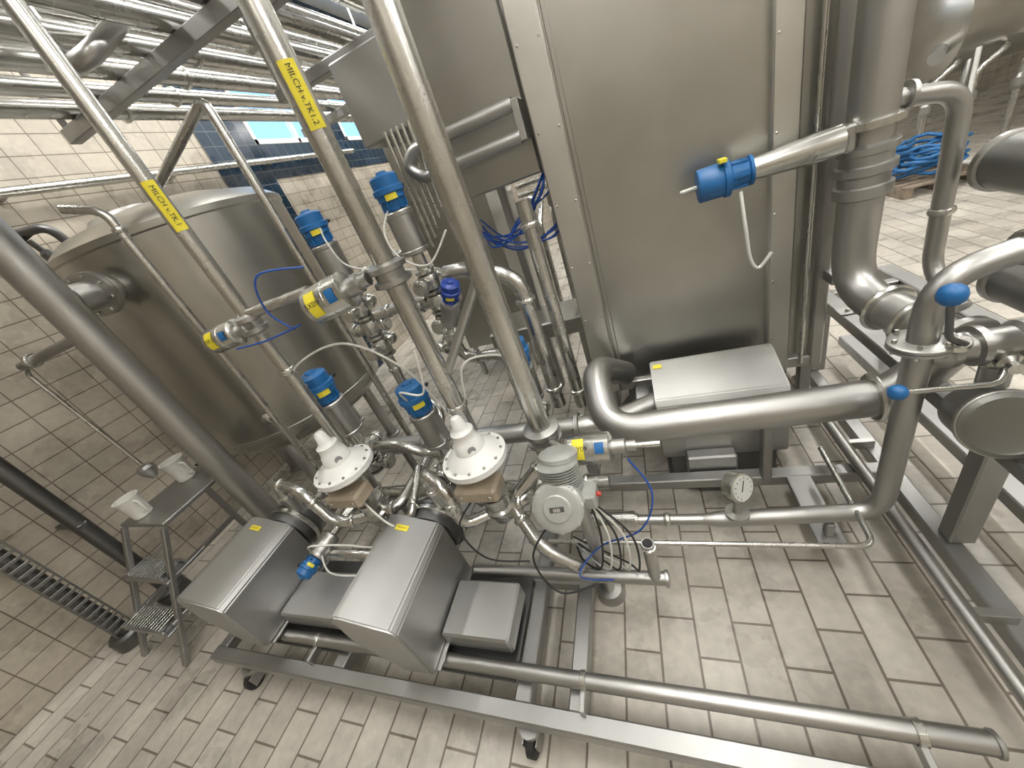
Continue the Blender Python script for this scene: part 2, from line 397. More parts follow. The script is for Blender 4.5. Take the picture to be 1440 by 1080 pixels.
# ---------------------------------------------------------------- pumps with hoods
def pump(name, x0, x1, boxr, lab):
    y0, y1, z0 = .47, .97, .3
    g = grp(name, ((x0+x1)/2, .7, .2))
    prism("hood", [(x1,z0),(x1,.655),(x1-.02,.685),(x0+.07,.755),(x0+.03,.755),(x0,.72),(x0,.55),(x0+.14,z0)], 'Y', y0, y1, 'hood', g, .007)
    bx("hood_flange", x0+.12, x1+.02, y0+.02, y1, z0-.012, z0+.002, 'satin', g, .002)
    for x in (x0+.15, x1-.05):
        for y in (y0+.08, y1-.08): bx("leg", x-.02, x+.02, y-.02, y+.02, .2, z0, 'dark', g)
    bx("base_plate", x0+.1, boxr, y0+.05, 1.02, .2, .215, 'dark', g)
    bx("coupling_box", x1+.005, boxr, .60, .86, .27, .375, 'hood', g, .01)
    bx("coupling_box_stand", x1+.03, boxr-.04, .64, .82, .2, .27, 'dark', g)
    cx = x0+.17
    lathe("pump_head", (cx,.97,.56), (0,1,0), [(.1,0),(.145,.01),(.15,.05),(.15,.085),(.165,.09),(.165,.11),(.15,.115),(.13,.16),(.07,.18),(.05,.22),(.05,.26)], 'dark', g, 36)
    lathe("lantern_ring", (cx,.975,.56), (0,1,0), [(.168,.05),(.17,.052),(.17,.075),(.168,.078)], 'bright', g, 36)
    tube("discharge_port", [(cx+.09,1.08,.6),(cx+.09,1.08,.85)], .035, 'satin', g); clamp((cx+.09,1.08,.8), (0,0,1), .035, g)
    # the sloping lid falls from (x0+.07,.755) to (x1-.02,.685)
    pa, pb = V((x0+.07,0,.755)), V((x1-.02,0,.685)); sl = (pb-pa).normalized(); nn = V((-sl.z,0,sl.x))
    lc = pa+sl*.06+nn*.001; lc.y = y1-.07
    box("label", lc, (.065,.03,.003), 'yellow', g, .0005, Matrix((sl, V((0,1,0)), nn)).transposed())
    text("label_text", lab, lc+nn*.0025, sl, nn, .013, g)
    return g
pump("motor_pump", -2.47, -2.16, -1.74, "MILCH 1")
pump("motor_pump", -1.38, -1.08, -.74, "MILCH 2")
g = grp("motor_pump", (.3,1.9,.2))
prism("hood", [(1.74,.24),(1.74,.63),(1.77,.67),(2.02,.75),(2.06,.75),(2.1,.71),(2.1,.24)], 'X', -.02, .62, 'hood', g, .007)
bx("hood_stand", .02, .58, 1.78, 2.06, .03, .24, 'dark', g); bx("foot_plate", .0, .6, 1.78, 2.08, 0, .03, 'dark', g)
bx("terminal_box", .1, .36, 1.665, 1.74, .1, .3, 'hood', g, .01); bx("terminal_box_foot", .15, .3, 1.68, 1.76, 0, .1, 'dark', g)
box("label", (.02,2.0,.7455), (.05,.03,.004), 'yellow', g, .0005, Matrix.Rotation(R(17.7),3,'X'))
lathe("pump_head", (-.02,1.92,.5), (-1,0,0), [(.14,0),(.16,.03),(.16,.1),(.1,.15),(.05,.2)], 'dark', g, 32)

# ---------------------------------------------------------------- pneumatic valves
def valve(name, x, y, zt, zb, s=1.0, tag=True, d=None, ports=True, cap='blue', bodies=2):
    d = V(d).normalized() if d else V((0,0,-1)); o = V((x,y,zt)); L = abs(zt-zb)
    g = grp(name, o)
    q = lambda a: [(r*s, h*s) for r, h in a]
    lathe("control_top", o, d, q([(.03,0),(.052,.004),(.06,.012),(.06,.05),(.068,.055),(.068,.075),(.06,.08),(.06,.1),(.05,.105),(.046,.14),(.05,.143)]), cap, g, 32)
    u, w, _ = frame(d)
    for k in range(6):
        a = 2*math.pi*k/6; c = o+d*.122*s+(u*math.cos(a)+w*math.sin(a))*.05*s
        box("rib", c, (.012*s,.012*s,.035*s), cap, g, .001)
    lathe("indicator", o-d*.012*s, d, q([(.01,0),(.022,.003),(.026,.014)]), cap, g, 16)
    a0 = .143*s; a1 = a0+.2*s
    lathe("actuator", o, d, [(.04*s,a0),(.06*s,a0+.006),(.064*s,a0+.012),(.064*s,a0+.03),(.061*s,a0+.034),(.061*s,a1-.034),(.064*s,a1-.03),(.064*s,a1-.012),(.055*s,a1-.004),(.035*s,a1)], 'satin', g, 32)
    if tag: wraplabel(o+d*(.09*s), d, (-x,-y,2-zt), .0605*s, .024*s, g, 50)
    a2 = a1+.09*s
    lathe("yoke", o, d, [(.03*s,a1),(.03*s,a2-.02*s),(.05*s,a2-.018*s),(.05*s,a2)], 'bright', g, 24)
    rem = max(L-a2, .12*s); nb = bodies; st = rem/nb
    for i in range(nb):
        h = a2+st*i; rr = .054*s
        lathe("valve_body", o, d, [(.032*s,h),(rr*.9,h+st*.12),(rr,h+st*.3),(rr,h+st*.6),(rr*.9,h+st*.78),(.034*s,h+st*.86),(.056*s,h+st*.88),(.056*s,h+st*.98),(.03*s,h+st)], 'pipe', g, 28)
        if ports:
            c = o+d*(h+st*.45); pd = u if i % 2 == 0 else w
            for sg in (1,-1):
                tube("port", [c, c+pd*.12*s*sg], .03*s, 'pipe', g); clamp(c+pd*.1*s*sg, pd, .03*s, g)
    lathe("cable_gland", o+d*.06*s, u+w*.4, [(.012,.05*s),(.014,.075*s),(.008,.09*s)], 'black', g, 12)
    return g
valve("pneumatic_valve", -1.72, 1.35, 1.45, .72, 1.25)
valve("pneumatic_valve", -1.17, 1.35, 1.28, .62, 1.2)
valve("pneumatic_valve", -.70, 1.72, 1.24, .5, 1.2)
valve("pneumatic_valve", -1.18, 2.0, 2.2, 1.28, 1.25, bodies=3)
valve("pneumatic_valve", -1.74, 1.98, 2.18, 1.2, 1.25, bodies=3)
valve("pneumatic_valve", -1.98, .74, .52, 0, .75, d=(.25,1,.15), ports=False, bodies=1)
valve("pneumatic_valve", -.92, 1.75, 1.62, 1.1, .85, d=(-.6,.3,-1), cap='navy', bodies=1)

def piston(name, x, y, z, d, L, r, lab):
    d = V(d).normalized(); g = grp(name, (x,y,z)); o = V((x,y,z)); cv = V((-x,-y-.2,2.2-z))
    lathe("cylinder", o, d, [(r*.5,0),(r*.95,.002),(r,.008),(r,L*.55),(r*.97,L*.56),(r*.97,L*.6),(r,L*.61),(r,L-.01),(r*.7,L)], 'bright', g, 32)
    lathe("rod_housing", o+d*L, d, [(r*.5,0),(r*.5,.05),(r*.35,.055),(r*.35,.09)], 'satin', g, 20)
    wraplabel(o+d*L*.28, d, cv, r, L*.26, g, 80); wraplabel(o+d*L*.75, d, cv, r+.001, L*.2, g, 40, 'blue')
    if lab: text("label_text", lab, o+d*L*.28+(cv-d*cv.dot(d)).normalized()*(r+.004), d, cv, r*.4, g)
    lathe("blue_cap", o-d*.004, d, [(.008,0),(.02,.001),(.02,.006)], 'blue', g, 16)
    return g
def disc_housing(x, y, z, r, g):
    lathe("disc_housing", (x,y,z), (0,0,1), [(r,0),(r*1.5,.01),(r*1.5,.03),(r*1.15,.035),(r*1.15,.06),(r*1.5,.065),(r*1.5,.085),(r,.095)], 'satin', g)
g = piston("butterfly_valve_actuator", -1.88, 1.15, 1.79, (1,.1,.06), .18, .058, "X59.2")
disc_housing(-1.65,1.2,1.76,.04,g)
g = piston("butterfly_valve_actuator", -1.24, 1.17, 1.80, (1,.2,.12), .19, .074, "5X09")
tube("link_pipe", [(-1.63,1.2,1.85),(-1.24,1.2,1.86)], .024, 'pipe', g)
disc_housing(-.905,1.28,1.77,.052,g)
g = piston("butterfly_valve_actuator", -.38, 1.12, .95, (1,0,.0), .18, .064, "GEY09")
tube("link", [(-.12,1.12,.95),(-.02,1.12,.95)], .012, 'bright', g)
disc_housing(-.52,1.25,.9,.056,g)
tube("bracket", [(-.52,1.22,.94),(-.38,1.12,.95)], .02, 'satin', g)

# ---------------------------------------------------------------- pressure regulators
def regulator(x, y, z):
    g = grp("diaphragm_pressure_regulator", (x,y,z)); o = (x,y,z)
    lathe("spring_housing", o, (0,0,1), [(.13,.012),(.125,.02),(.09,.042),(.070,.056),(.062,.10),(.056,.108),(.05,.138),(.052,.143),(.052,.154),(.04,.16),(.031,.175),(.026,.215),(.018,.226),(.005,.23)], 'white', g, 40)
    lathe("diaphragm_flange", o, (0,0,1), [(.10,-.03),(.142,-.02),(.15,-.016),(.15,-.002),(.144,0),(.15,.002),(.15,.012),(.12,.018)], 'white', g, 40)
    lathe("lower_bowl", o, (0,0,1), [(.04,-.075),(.07,-.07),(.105,-.04),(.12,-.015)], 'white', g, 40)
    for k in range(12):
        a = math.pi*k/6+.2; c = (x+.13*math.cos(a), y+.13*math.sin(a), z-.024)
        lathe("bolt", c, (0,0,1), [(.007,0),(.008,.002),(.008,.044),(.006,.047)], 'bright', g, 6)
    lathe("name_disc", V((x,y,z+.08))+V((-x,-y,0)).normalized()*.062, V((-x,-y,0)), [(.018,0),(.018,.004)], 'grey', g, 16)
    box("positioner_box", (x-.01,y-.06,z-.135), (.21,.13,.08), 'tan', g, .014)
    for sx in (-.07,.07):
        cyl("positioner_screw", (x-.01+sx,y-.128,z-.135), (x-.01+sx,y-.122,z-.135), .01, 'bright', g)
    cyl("stem", (x,y,z-.25), (x,y,z-.07), .03, 'satin', g)
    lathe("valve_body", (x,y,z-.42), (0,0,1), [(.03,0),(.055,.01),(.06,.04),(.075,.07),(.075,.09),(.06,.1),(.06,.15),(.07,.155),(.07,.175),(.04,.18)], 'pipe', g)
    tube("outlet", [(x,y,z-.34),(x+.14,y+.02,z-.34),(x+.14,y+.2,z-.34)], .032, 'pipe', g)
    clamp((x+.1,y+.015,z-.34), (1,.1,0), .032, g)
    return g
regulator(-1.51, 1.03, 1.05)
regulator(-.80, 1.08, 1.0)

# ---------------------------------------------------------------- flow transmitter
g = grp("electronic_flow_transmitter", (-.42,.95,.86))
d = V((.1,-.9,.55)).normalized(); c = V((-.42,.93,.86)); u, w, _ = frame(d)
lathe("display_housing", c, d, [(.06,-.1),(.088,-.09),(.092,-.05),(.092,.03),(.1,.035),(.1,.07),(.09,.078),(.075,.08)], 'alu', g, 36)
lathe("lid_boss", c, d, [(.055,.078),(.055,.086),(.05,.09)], 'alu', g, 28)
bl = c+d*.0915; box("display_window", bl, (.055,.004,.02), 'dark', g, .001, Matrix((u, -d, w)).transposed())
text("label_text", "000", bl+d*.004, -u, d, .018, g, 'white')
for k in range(8):
    a = 2*math.pi*k/8; cc = c+(u*math.cos(a)+w*math.sin(a))*.09; cyl("lug", cc, cc+d*.076, .012, 'alu', g)
lathe("motor_housing", c-d*.02+V((.02,.04,.03)), (0.0,.35,1), [(.07,0),(.072,.01),(.072,.13),(.078,.132),(.078,.15),(.06,.16),(.03,.165)], 'alu', g, 32)
for k in range(9):
    lathe("cooling_fin", c+V((.02,.05,.05+k*.013)), (0,.35,1), [(.07,0),(.08,.001),(.08,.004),(.07,.005)], 'alu', g, 24)
bx("junction_box", -.36,-.28,.93,1.02,.8,.88, 'alu', g, .01); cyl("red_plug", (-.28,.97,.85), (-.262,.97,.85), .01, 'red', g)
cyl("stand", (-.38,1.03,.02), (-.38,1.03,.8), .03, 'satin', g)
lathe("stand_foot", (-.38,1.03,0), (0,0,1), [(.075,0),(.075,.012),(.06,.05),(.03,.06)], 'satin', g)

# ---------------------------------------------------------------- skid piping
g = grp("skid_manifold_piping", (-.8,1.3,.5))
def T(n, p, r=.035, m='pipe', rb=None, cl=True):
    tube(n, p, r, m, g, rb)
    if cl:
        for i in range(len(p)-1):
            a, b = V(p[i]), V(p[i+1]); Ln = (b-a).length
            if Ln > r*7: clamp(a+(b-a).normalized()*(r*3.1), b-a, r, g)
            if Ln > r*14: clamp(b-(b-a).normalized()*(r*3.1), b-a, r, g)
T("header_low", [(-2.3,1.34,.5),(-.3,1.34,.5)], .038)
T("header_mid", [(-2.2,1.62,.66),(-.3,1.62,.66),(.0,1.85,.6)], .06, 'satin', cl=False)
T("suction_1", [(-2.3,1.2,.56),(-2.3,1.45,.56),(-1.9,1.45,.62),(-1.72,1.35,.76)], .034)
T("suction_2", [(-1.21,1.2,.56),(-1.21,1.45,.56),(-1.0,1.5,.62),(-.9,1.3,.8),(-.905,1.28,.98)], .034)
T("discharge_1", [(-2.21,1.08,.84),(-2.21,1.08,.92),(-1.9,1.0,.92),(-1.75,.95,.7),(-1.51,1.03,.68)], .03)
T("discharge_2", [(-1.12,1.08,.84),(-1.12,1.08,.92),(-.98,1.0,.88),(-.98,.98,.64),(-.80,1.08,.64)], .03)
T("cross_1", [(-1.65,1.2,.8),(-1.65,1.2,.5)], .032)
T("cross_2", [(-1.37,1.23,.7),(-1.37,1.6,.7),(-1.17,1.6,.7),(-1.17,1.35,.66)], .03)
T("bend_front", [(-1.9,.9,.5),(-1.75,.9,.5),(-1.62,.92,.46),(-1.45,.92,.46),(-1.4,1.2,.5)], .024)
T("u_bend_1", [(-1.45,1.1,.52),(-1.45,.95,.56),(-1.25,.98,.72),(-1.3,1.25,.8)], .022)
T("bridge_1", [(-1.72,1.35,.9),(-1.45,1.35,.9),(-1.3,1.35,.8),(-1.17,1.35,.8)], .028)
T("bridge_2", [(-1.17,1.35,.86),(-1.02,1.3,.9),(-.92,1.2,.8),(-.80,1.08,.8)], .026)
T("sample_loop", [(-1.6,1.2,.62),(-1.6,1.08,.62),(-1.5,1.0,.5),(-1.3,1.0,.5)], .018)
T("short_riser_1", [(-1.0,1.34,.5),(-1.0,1.2,.5),(-1.0,1.2,.72)], .02)
T("short_riser_2", [(-1.85,1.34,.5),(-1.85,1.2,.55),(-1.85,1.15,.8)], .02)
T("y_pipe", [(-.52,1.25,.82),(-.75,1.1,.66),(-.6,.95,.5),(-.45,.95,.36)], .032)
T("loop_down", [(-.52,1.25,.74),(-.52,1.25,.32),(-.2,1.25,.32)], .036)
T("low_rail", [(-1.04,.95,.3),(-.09,.95,.3)], .03, 'satin', cl=False)
lathe("low_rail_cap", (-.09,.95,.3), (1,0,0), [(.03,0),(.037,.002),(.037,.015),(.02,.02)], 'satin', g)
T("open_stub", [(-.13,.95,.3),(-.13,.95,.56)], .026, 'satin', cl=False)
lathe("open_stub_bore_shade", (-.13,.95,.5602), (0,0,1), [(.021,0),(.021,.001)], 'black', g)  # black disc on the stub's top stands in for shade down the hole
lathe("stub_ring", (-.13,.95,.53), (0,0,1), [(.026,0),(.031,.003),(.031,.012),(.026,.015)], 'bright', g)
T("instrument_line", [(-.75,1.1,.34),(.70,1.1,.33),(.72,1.64,.34)], .012, rb=.06, cl=False)
T("diag_strut", [(-.905,1.3,1.3),(-.52,1.27,1.75)], .02, 'satin', cl=False)
T("back_riser_1", [(-.62,1.95,.6),(-.62,1.95,1.5),(-.9,1.95,1.62),(-1.05,2.0,1.62)], .045)
T("back_riser_2", [(-.5,2.05,.5),(-.5,2.05,1.85)], .04)
T("back_cross", [(-1.65,1.98,1.5),(-1.25,2.0,1.5)], .035)
T("back_cross_2", [(-1.65,1.98,1.75),(-1.25,2.0,1.8)], .03)
T("elbow_1", [(-1.74,1.98,1.2),(-1.74,1.98,.9),(-1.4,1.8,.8),(-1.4,1.62,.68)], .036)
T("elbow_2", [(-1.18,2.0,1.3),(-1.18,2.0,1.05),(-.85,1.95,1.05),(-.85,1.95,.3)], .036)
T("drop_1", [(-.70,1.72,.52),(-.7,1.72,.3),(-.7,1.6,.25)], .03)
for x in (-1.9,-1.5,-.45): flange((x,1.62,.66), (1,0,0), .085, g, .014, 6)
for x in (-2.2,-1.72,-.7):
    bx("pipe_stand", x-.02, x+.02, 1.6, 1.64, .2, .62, 'beam', g); bx("pipe_stand_front", x-.015, x+.015, 1.325, 1.355, .2, .47, 'beam', g)
bx("rear_beam_upright", -.47, -.41, 1.59, 1.65, .2, .62, 'beam', g)
for (x,y,z) in ((-1.3,1.0,.52),(-1.0,1.2,.74),(-1.85,1.15,.82)):
    lathe("sample_cock", (x,y,z), (0,0,1), [(.016,0),(.022,.006),(.022,.03),(.012,.035),(.012,.05),(.024,.054),(.024,.064),(.01,.068)], 'bright', g, 16)
C = lambda p, r=.0055, m='cable': curve("signal_cable", p, r, m, g)
C([(-1.15,2.0,2.1),(-1.25,1.9,1.95),(-1.2,1.85,1.8),(-1.05,1.85,1.72),(-.9,1.9,1.85)])
C([(-1.7,1.98,2.1),(-1.6,1.85,2.0),(-1.55,1.85,1.85),(-1.35,1.9,1.75),(-1.2,1.95,1.7)])
C([(-1.72,1.3,1.38),(-1.6,1.2,1.55),(-1.3,1.25,1.6),(-1.1,1.3,1.4),(-1.05,1.35,1.15),(-.95,1.3,.95)])
C([(-1.17,1.3,1.2),(-1.1,1.2,1.32),(-.98,1.2,1.3),(-.93,1.22,1.5)])
C([(-.70,1.68,1.12),(-.75,1.55,1.25),(-.85,1.4,1.3),(-.9,1.35,1.1),(-.95,1.3,.9)])
C([(-1.5,.98,.9),(-1.3,.9,.75),(-1.2,1.0,.62),(-1.0,1.1,.6)])
C([(-1.95,.85,.6),(-1.8,.8,.72),(-1.65,.85,.66),(-1.5,.88,.6),(-1.35,.95,.56)])
C([(-1.9,.85,.55),(-1.8,.78,.5),(-1.6,.82,.45),(-1.45,.9,.5)])
C([(-1.2,1.2,1.95),(-1.35,1.12,1.98),(-1.42,1.12,1.85),(-1.38,1.15,1.74)], .004, 'cblue')
C([(-1.3,1.12,1.76),(-1.5,1.1,1.74),(-1.7,1.1,1.74)], .004, 'cblue')
C([(-.15,1.1,.9),(-.08,1.05,.75),(-.15,1.0,.58),(-.35,1.0,.45),(-.45,.9,.38),(-.3,.9,.36)], .0038, 'cblue')
for k in range(5):
    C([(-.32,.97,.82),(-.3+.03*k,.92,.66),(-.34+.04*k,.9,.45),(-.45+.05*k,1.0,.34),(-.5,1.1,.3+.02*k)], .0045, 'black' if k % 2 == 0 else 'cable')
C([(-.46,.93,.78),(-.6,.85,.6),(-.52,.8,.42),(-.35,.85,.42)], .0045, 'black')
C([(-.85,1.0,.82),(-.95,.92,.7),(-.88,.9,.5),(-.7,.95,.4)], .0045, 'black')

g = grp("cooling_water_pipe", (.3,1.5,.76))
tube("pipe", [(.84,1.5,.75),(-.27,1.5,.705),(-.33,1.86,.90),(-.18,2.12,.66)], .078, 'satin', g, .17, 32)
tube("inlet", [(.84,1.5,.75),(.96,1.5,.86),(1.0,1.5,.93)], .07, 'satin', g, .1, 28)
clamp((.82,1.5,.75), (1,0,.04), .078, g)
bx("pipe_support", .45, .49, 1.56, 1.63, .2, .68, 'beam', g)
g = grp("product_return_pipe", (.8,1.3,.4))
tube("pipe", [(1.18,.5,1.36),(1.18,1.36,1.39),(.8,1.3,1.34),(.8,1.28,.31),(.18,1.25,.305)], .037, 'satin', g, .12, 28)
tube("reduced_pipe", [(.18,1.25,.305),(-.24,1.25,.305)], .026, 'satin', g)
lathe("reducer", (.2,1.25,.305), (-1,0,0), [(.037,0),(.037,.02),(.026,.09)], 'satin', g)
clamp((-.05,1.25,.305), (1,0,0), .026, g); clamp((-.2,1.25,.305), (1,0,0), .028, g)
flange((.8,1.3,1.12), (0,0,1), .08, g, .015, 6)
clamp((1.0,1.331,1.366), (1,.16,.13), .04, g)
bx("pipe_support", .6, .63, 1.23, 1.27, .2, .28, 'beam', g); bx("support_rail", .56, .67, 1.2, 1.62, .17, .2, 'beam', g)

g = grp("pressure_gauge", (.26,1.25,.53)); gd = V((.62,-.68,.3)).normalized()
lathe("socket", (.26,1.25,.305), (0,0,1), [(.045,.03),(.05,.035),(.05,.055),(.02,.06),(.015,.09),(.015,.18)], 'satin', g)
gc = V((.26,1.25,.535))
lathe("case", gc-gd*.03, gd, [(.048,0),(.062,.004),(.064,.045),(.068,.05),(.068,.06),(.058,.062)], 'bright', g, 36)
lathe("dial", gc+gd*.0305, gd, [(.058,0),(.058,.0035)], 'dial', g, 36)
u, w, _ = frame(gd)
box("needle", gc+gd*.036+w*.012, (.004,.002,.05), 'ink', g, .0005, Matrix((u,-gd,w)).transposed() @ Matrix.Rotation(.6,3,'Y'))
for k in range(11):
    a = R(-140+28*k); p = gc+gd*.0345+(u*math.sin(a)+w*math.cos(a))*.047
    box("tick", p, (.003,.001,.008), 'ink', g, .0002, Matrix((u,-gd,w)).transposed() @ Matrix.Rotation(a,3,'Y'))

# ---------------------------------------------------------------- right side support + pipes
g = grp("valve_support_frame", (1.03,1.5,.5))
bx("top_beam", .99, 1.07, .7, 2.75, .70, .76, 'beam', g, .006); bx("top_beam_outer", 1.38, 1.46, .7, 2.75, .70, .76, 'beam', g, .006)
for y in (1.2,2.5):
    bx("leg", .99, 1.07, y, y+.07, .203, .70, 'beam', g, .006); bx("outer_leg", 1.38, 1.46, y, y+.07, 0, .70, 'beam', g, .006)
    bx("tie_beam", 1.07, 1.38, y+.01, y+.06, .705, .755, 'beam', g, .004)
for y in (.9,1.7,2.2): bx("mount_plate", .985, 1.075, y, y+.08, .76, .768, 'satin', g, .002); lathe("mount_bolt", (1.03,y+.04,.768), (0,0,1), [(.012,0),(.012,.012)], 'bright', g, 6)
bx("lower_beam", 1.3, 1.38, .0, 2.9, .135, .205, 'beam', g, .006)

cx = .925
g = grp("main_column_pipe", (cx,2.03,1))
tube("pipe", [(cx,2.03,4.6),(cx,2.03,1.0),(cx+.1,1.5,.97)], .077, 'satin', g, .2, 36)
lathe("coupling", (cx,2.03,1.42), (0,0,1), [(.077,0),(.098,.01),(.098,.05),(.085,.055),(.085,.09),(.1,.1),(.1,.13),(.085,.135),(.085,.17),(.098,.175),(.098,.2),(.077,.21)], 'satin', g, 40)
lathe("coupling_upper", (cx,2.03,1.68), (0,0,1), [(.077,0),(.105,.005),(.105,.03),(.077,.035)], 'bright', g, 40)
dd = (.19,-1,-.06)
clamp((cx+.043,1.80,.987), dd, .079, g); clamp((cx+.07,1.66,.979), dd, .079, g); lathe("blind_flange", (cx+.1,1.5,.97), dd, [(.077,0),(.105,.005),(.105,.03),(.09,.04)], 'satin', g, 36)
bx("saddle", .99, 1.05, 1.6, 1.66, .76, .91, 'satin', g)
bx("column_bracket", cx-.04, cx-.005, 2.1, 2.26, 1.0, 1.05, 'satin', g)
g = grp("butterfly_valve_actuator", (.6,2.0,1.67)); o = V((.3,2.0,1.66)); dx = V((1,0,.02)).normalized()
lathe("control_top", o, dx, [(.03,0),(.066,.003),(.07,.012),(.07,.1),(.078,.104),(.078,.125),(.07,.13),(.055,.135),(.05,.2),(.06,.203),(.06,.215)], 'blue', g, 36)
for k in range(6):
    a = math.pi*k/3; box("rib", o+dx*.165+V((0,math.cos(a),math.sin(a)))*.055, (.06,.01,.012), 'blue', g, .001)
cyl("indicator_pin", o-dx*.07, o, .009, 'cable', g)
lathe("actuator", o, dx, [(.03,.21),(.042,.215),(.045,.23),(.055,.4),(.058,.42),(.058,.52),(.05,.53)], 'bright', g, 36)
bx("yellow_tag", .38, .41, 1.93, 1.98, 1.735, 1.75, 'yellow', g, .001)
bx("mount_block", .82, .86, 1.96, 2.04, 1.62, 1.72, 'satin', g, .01)
curve("cable", [(.46,1.95,1.6),(.47,1.92,1.45),(.49,1.93,1.3),(.53,1.95,1.24),(.58,1.95,1.3)], .008, 'cable', g)
g = grp("bypass_pipe", (1.2,2.1,1.5))
tube("pipe", [(cx+.05,2.05,1.75),(1.23,2.1,1.70),(1.26,2.1,.98),(1.28,1.9,.87)], .034, 'satin', g, .1, 28)
lathe("collar", (1.03,2.06,1.742), (1,.1,-.16), [(.034,0),(.052,.004),(.052,.02),(.034,.024)], 'satin', g)
clamp((1.25,2.1,1.25), (0,0,1), .034, g)
for z, x, y0 in ((1.42,1.35,1.98),(1.02,1.36,1.80)):
    g = grp("large_product_pipe", (x,1,z)); tube("pipe", [(x,y0,z),(x,-.6,z)], .095, 'mid', g, seg=36)
    lathe("end_reducer", (x,y0,z), (0,1,0), [(.095,0),(.105,.005),(.105,.03),(.08,.05),(.045,.07)], 'satin', g, 36)
    clamp((x,y0-.3,z), (0,1,0), .095, g)
    bx("pipe_post", x+.04, x+.09, .72, .78, .76, z-.085, 'beam', g)

g = grp("ball_valve_manifold", (1,1.35,.95))
hd = V((-.15,-1,.4)).normalized(); hc = V((.965,1.17,.872))
lathe("pump_housing", hc, hd, [(.055,-.15),(.088,-.13),(.096,-.06),(.096,.0),(.106,.003),(.106,.028),(.097,.032),(.092,.036),(.085,.032),(.02,.034)], 'mid', g, 44)
lathe("housing_clamp_ring", hc, hd, [(.106,.006),(.111,.009),(.111,.022),(.106,.025)], 'satin', g, 44)
lathe("housing_foot", (1.02,1.24,.762), (0,0,1), [(.05,0),(.05,.012),(.03,.02),(.03,.08)], 'satin', g)
lathe("valve_body_1", (.82,1.3,1.08), (1,.05,.0), [(.03,0),(.05,.03),(.06,.04),(.06,.06),(.045,.065),(.05,.1),(.065,.105),(.065,.125),(.045,.13),(.045,.2),(.06,.21),(.06,.23),(.038,.24),(.038,.42)], 'satin', g)
tube("valve_leg", [(1.0,1.3,1.08),(1.0,1.29,.93)], .036, 'satin', g)
clamp((1.0,1.3,1.02), (0,0,1), .036, g)
lathe("bonnet_1", (.87,1.29,1.1), (-.2,-.7,.6), [(.03,0),(.03,.06),(.018,.07),(.018,.09)], 'bright', g)
tube("lever_1", [(.855,1.22,1.15),(.80,1.20,1.19),(.765,1.175,1.325)], .009, 'dark', g); lathe("knob_1", (.765,1.175,1.32), (-.1,-.1,1), [(.012,0),(.022,.004),(.029,.014),(.031,.028),(.027,.044),(.018,.053),(.006,.057)], 'blue', g, 24, 60)
tube("lever_2", [(.98,1.24,1.03),(.93,1.18,1.02),(.70,1.15,1.05)], .009, 'bright', g); lathe("knob_2", (.70,1.15,1.05), (-1,-.3,.3), [(.01,0),(.019,.005),(.024,.014),(.025,.022),(.021,.036),(.01,.044)], 'blue', g, 24, 60)
lathe("bonnet_2", (1.0,1.29,1.04), (-.2,-1,.0), [(.03,0),(.03,.05),(.018,.06),(.018,.08)], 'bright', g)

# ---------------------------------------------------------------- big cabinet
g = grp("process_machine_cabinet", (.3,2.8,.5))
zb, ztp, yf = .48, 3.7, 2.2
bx("body", -.34, .9, yf+.03, 3.4, zb, ztp, 'sheet', g, .006)
bx("left_post", -.385, -.235, yf, yf+.1, zb-.02, ztp, 'post', g, .008)
bx("inner_frame_left", -.225, -.2, yf+.012, yf+.05, zb, ztp, 'sheet', g, .004)
bx("right_post", .64, .75, yf-.012, yf+.08, zb-.02, ztp, 'post', g, .008)
bx("outer_post", .86, .92, yf, yf+.08, zb-.02, ztp, 'satin', g, .008)
bx("bottom_rail", -.235, .9, yf+.005, yf+.07, zb-.02, zb+.05, 'satin', g, .006)
tube("conduit", [(.81,yf-.01,.5),(.81,yf-.01,3.6)], .012, 'pipe', g)
for k in range(9):
    for x in (-.36,-.255,.66): lathe("bolt", (x, yf+(-.012 if x == .66 else 0), .7+k*.35), (0,-1,0), [(.006,0),(.006,.002),(.004,.004)], 'bright', g, 10)
for x in (-.3,.86):
    for y in (2.27,3.3): bx("leg", x-.03, x+.03, y-.03, y+.03, .02, zb, 'beam', g); lathe("foot", (x,y,0), (0,0,1), [(.05,0),(.05,.015),(.02,.03)], 'satin', g)
bx("drip_tray", -.2, .8, 2.35, 3.2, .3, .34, 'beam', g)
g = grp("wall_control_cabinet", (-1.15,2.5,2.5))
bx("enclosure", -1.38, -.98, 2.3, 2.7, 2.37, 2.78, 'hood', g, .01); bx("door", -1.37, -.99, 2.285, 2.302, 2.38, 2.77, 'hood', g, .006)
lathe("door_lock", (-1.03,2.285,2.57), (0,-1,0), [(.012,0),(.012,.008),(.008,.012)], 'dark', g, 16)
bx("support_beam", -1.9, -.4, 2.45, 2.52, 2.8, 2.86, 'beam', g)
cyl("hanger", (-1.85,2.48,2.83), (-1.85,2.48,5.2), .02, 'satin', g)
g = grp("upright_buffer_cabinet", (-.7,2.8,2.5))
bx("body", -.93, -.42, 2.36, 3.3, 1.93, 3.8, 'sheet', g, .01); bx("edge_trim", -.945, -.9, 2.345, 2.38, 1.92, 3.8, 'satin', g, .006)
for x in (-.9,-.47):
    bx("leg", x-.03, x+.03, 3.1, 3.16, 0, 1.93, 'beam', g)
tube("coil_pipe", [(-.45,2.2,2.26),(-1.05,2.2,2.26),(-1.12,2.2,2.2),(-1.05,2.2,2.12),(-.45,2.2,2.12)], .032, 'satin', g, .05)
for k in range(6): tube("small_line", [(-1.0-.04*k,2.26,2.4),(-1.0-.04*k,2.26,2.0-.05*k)], .012, 'pipe', g, seg=10)
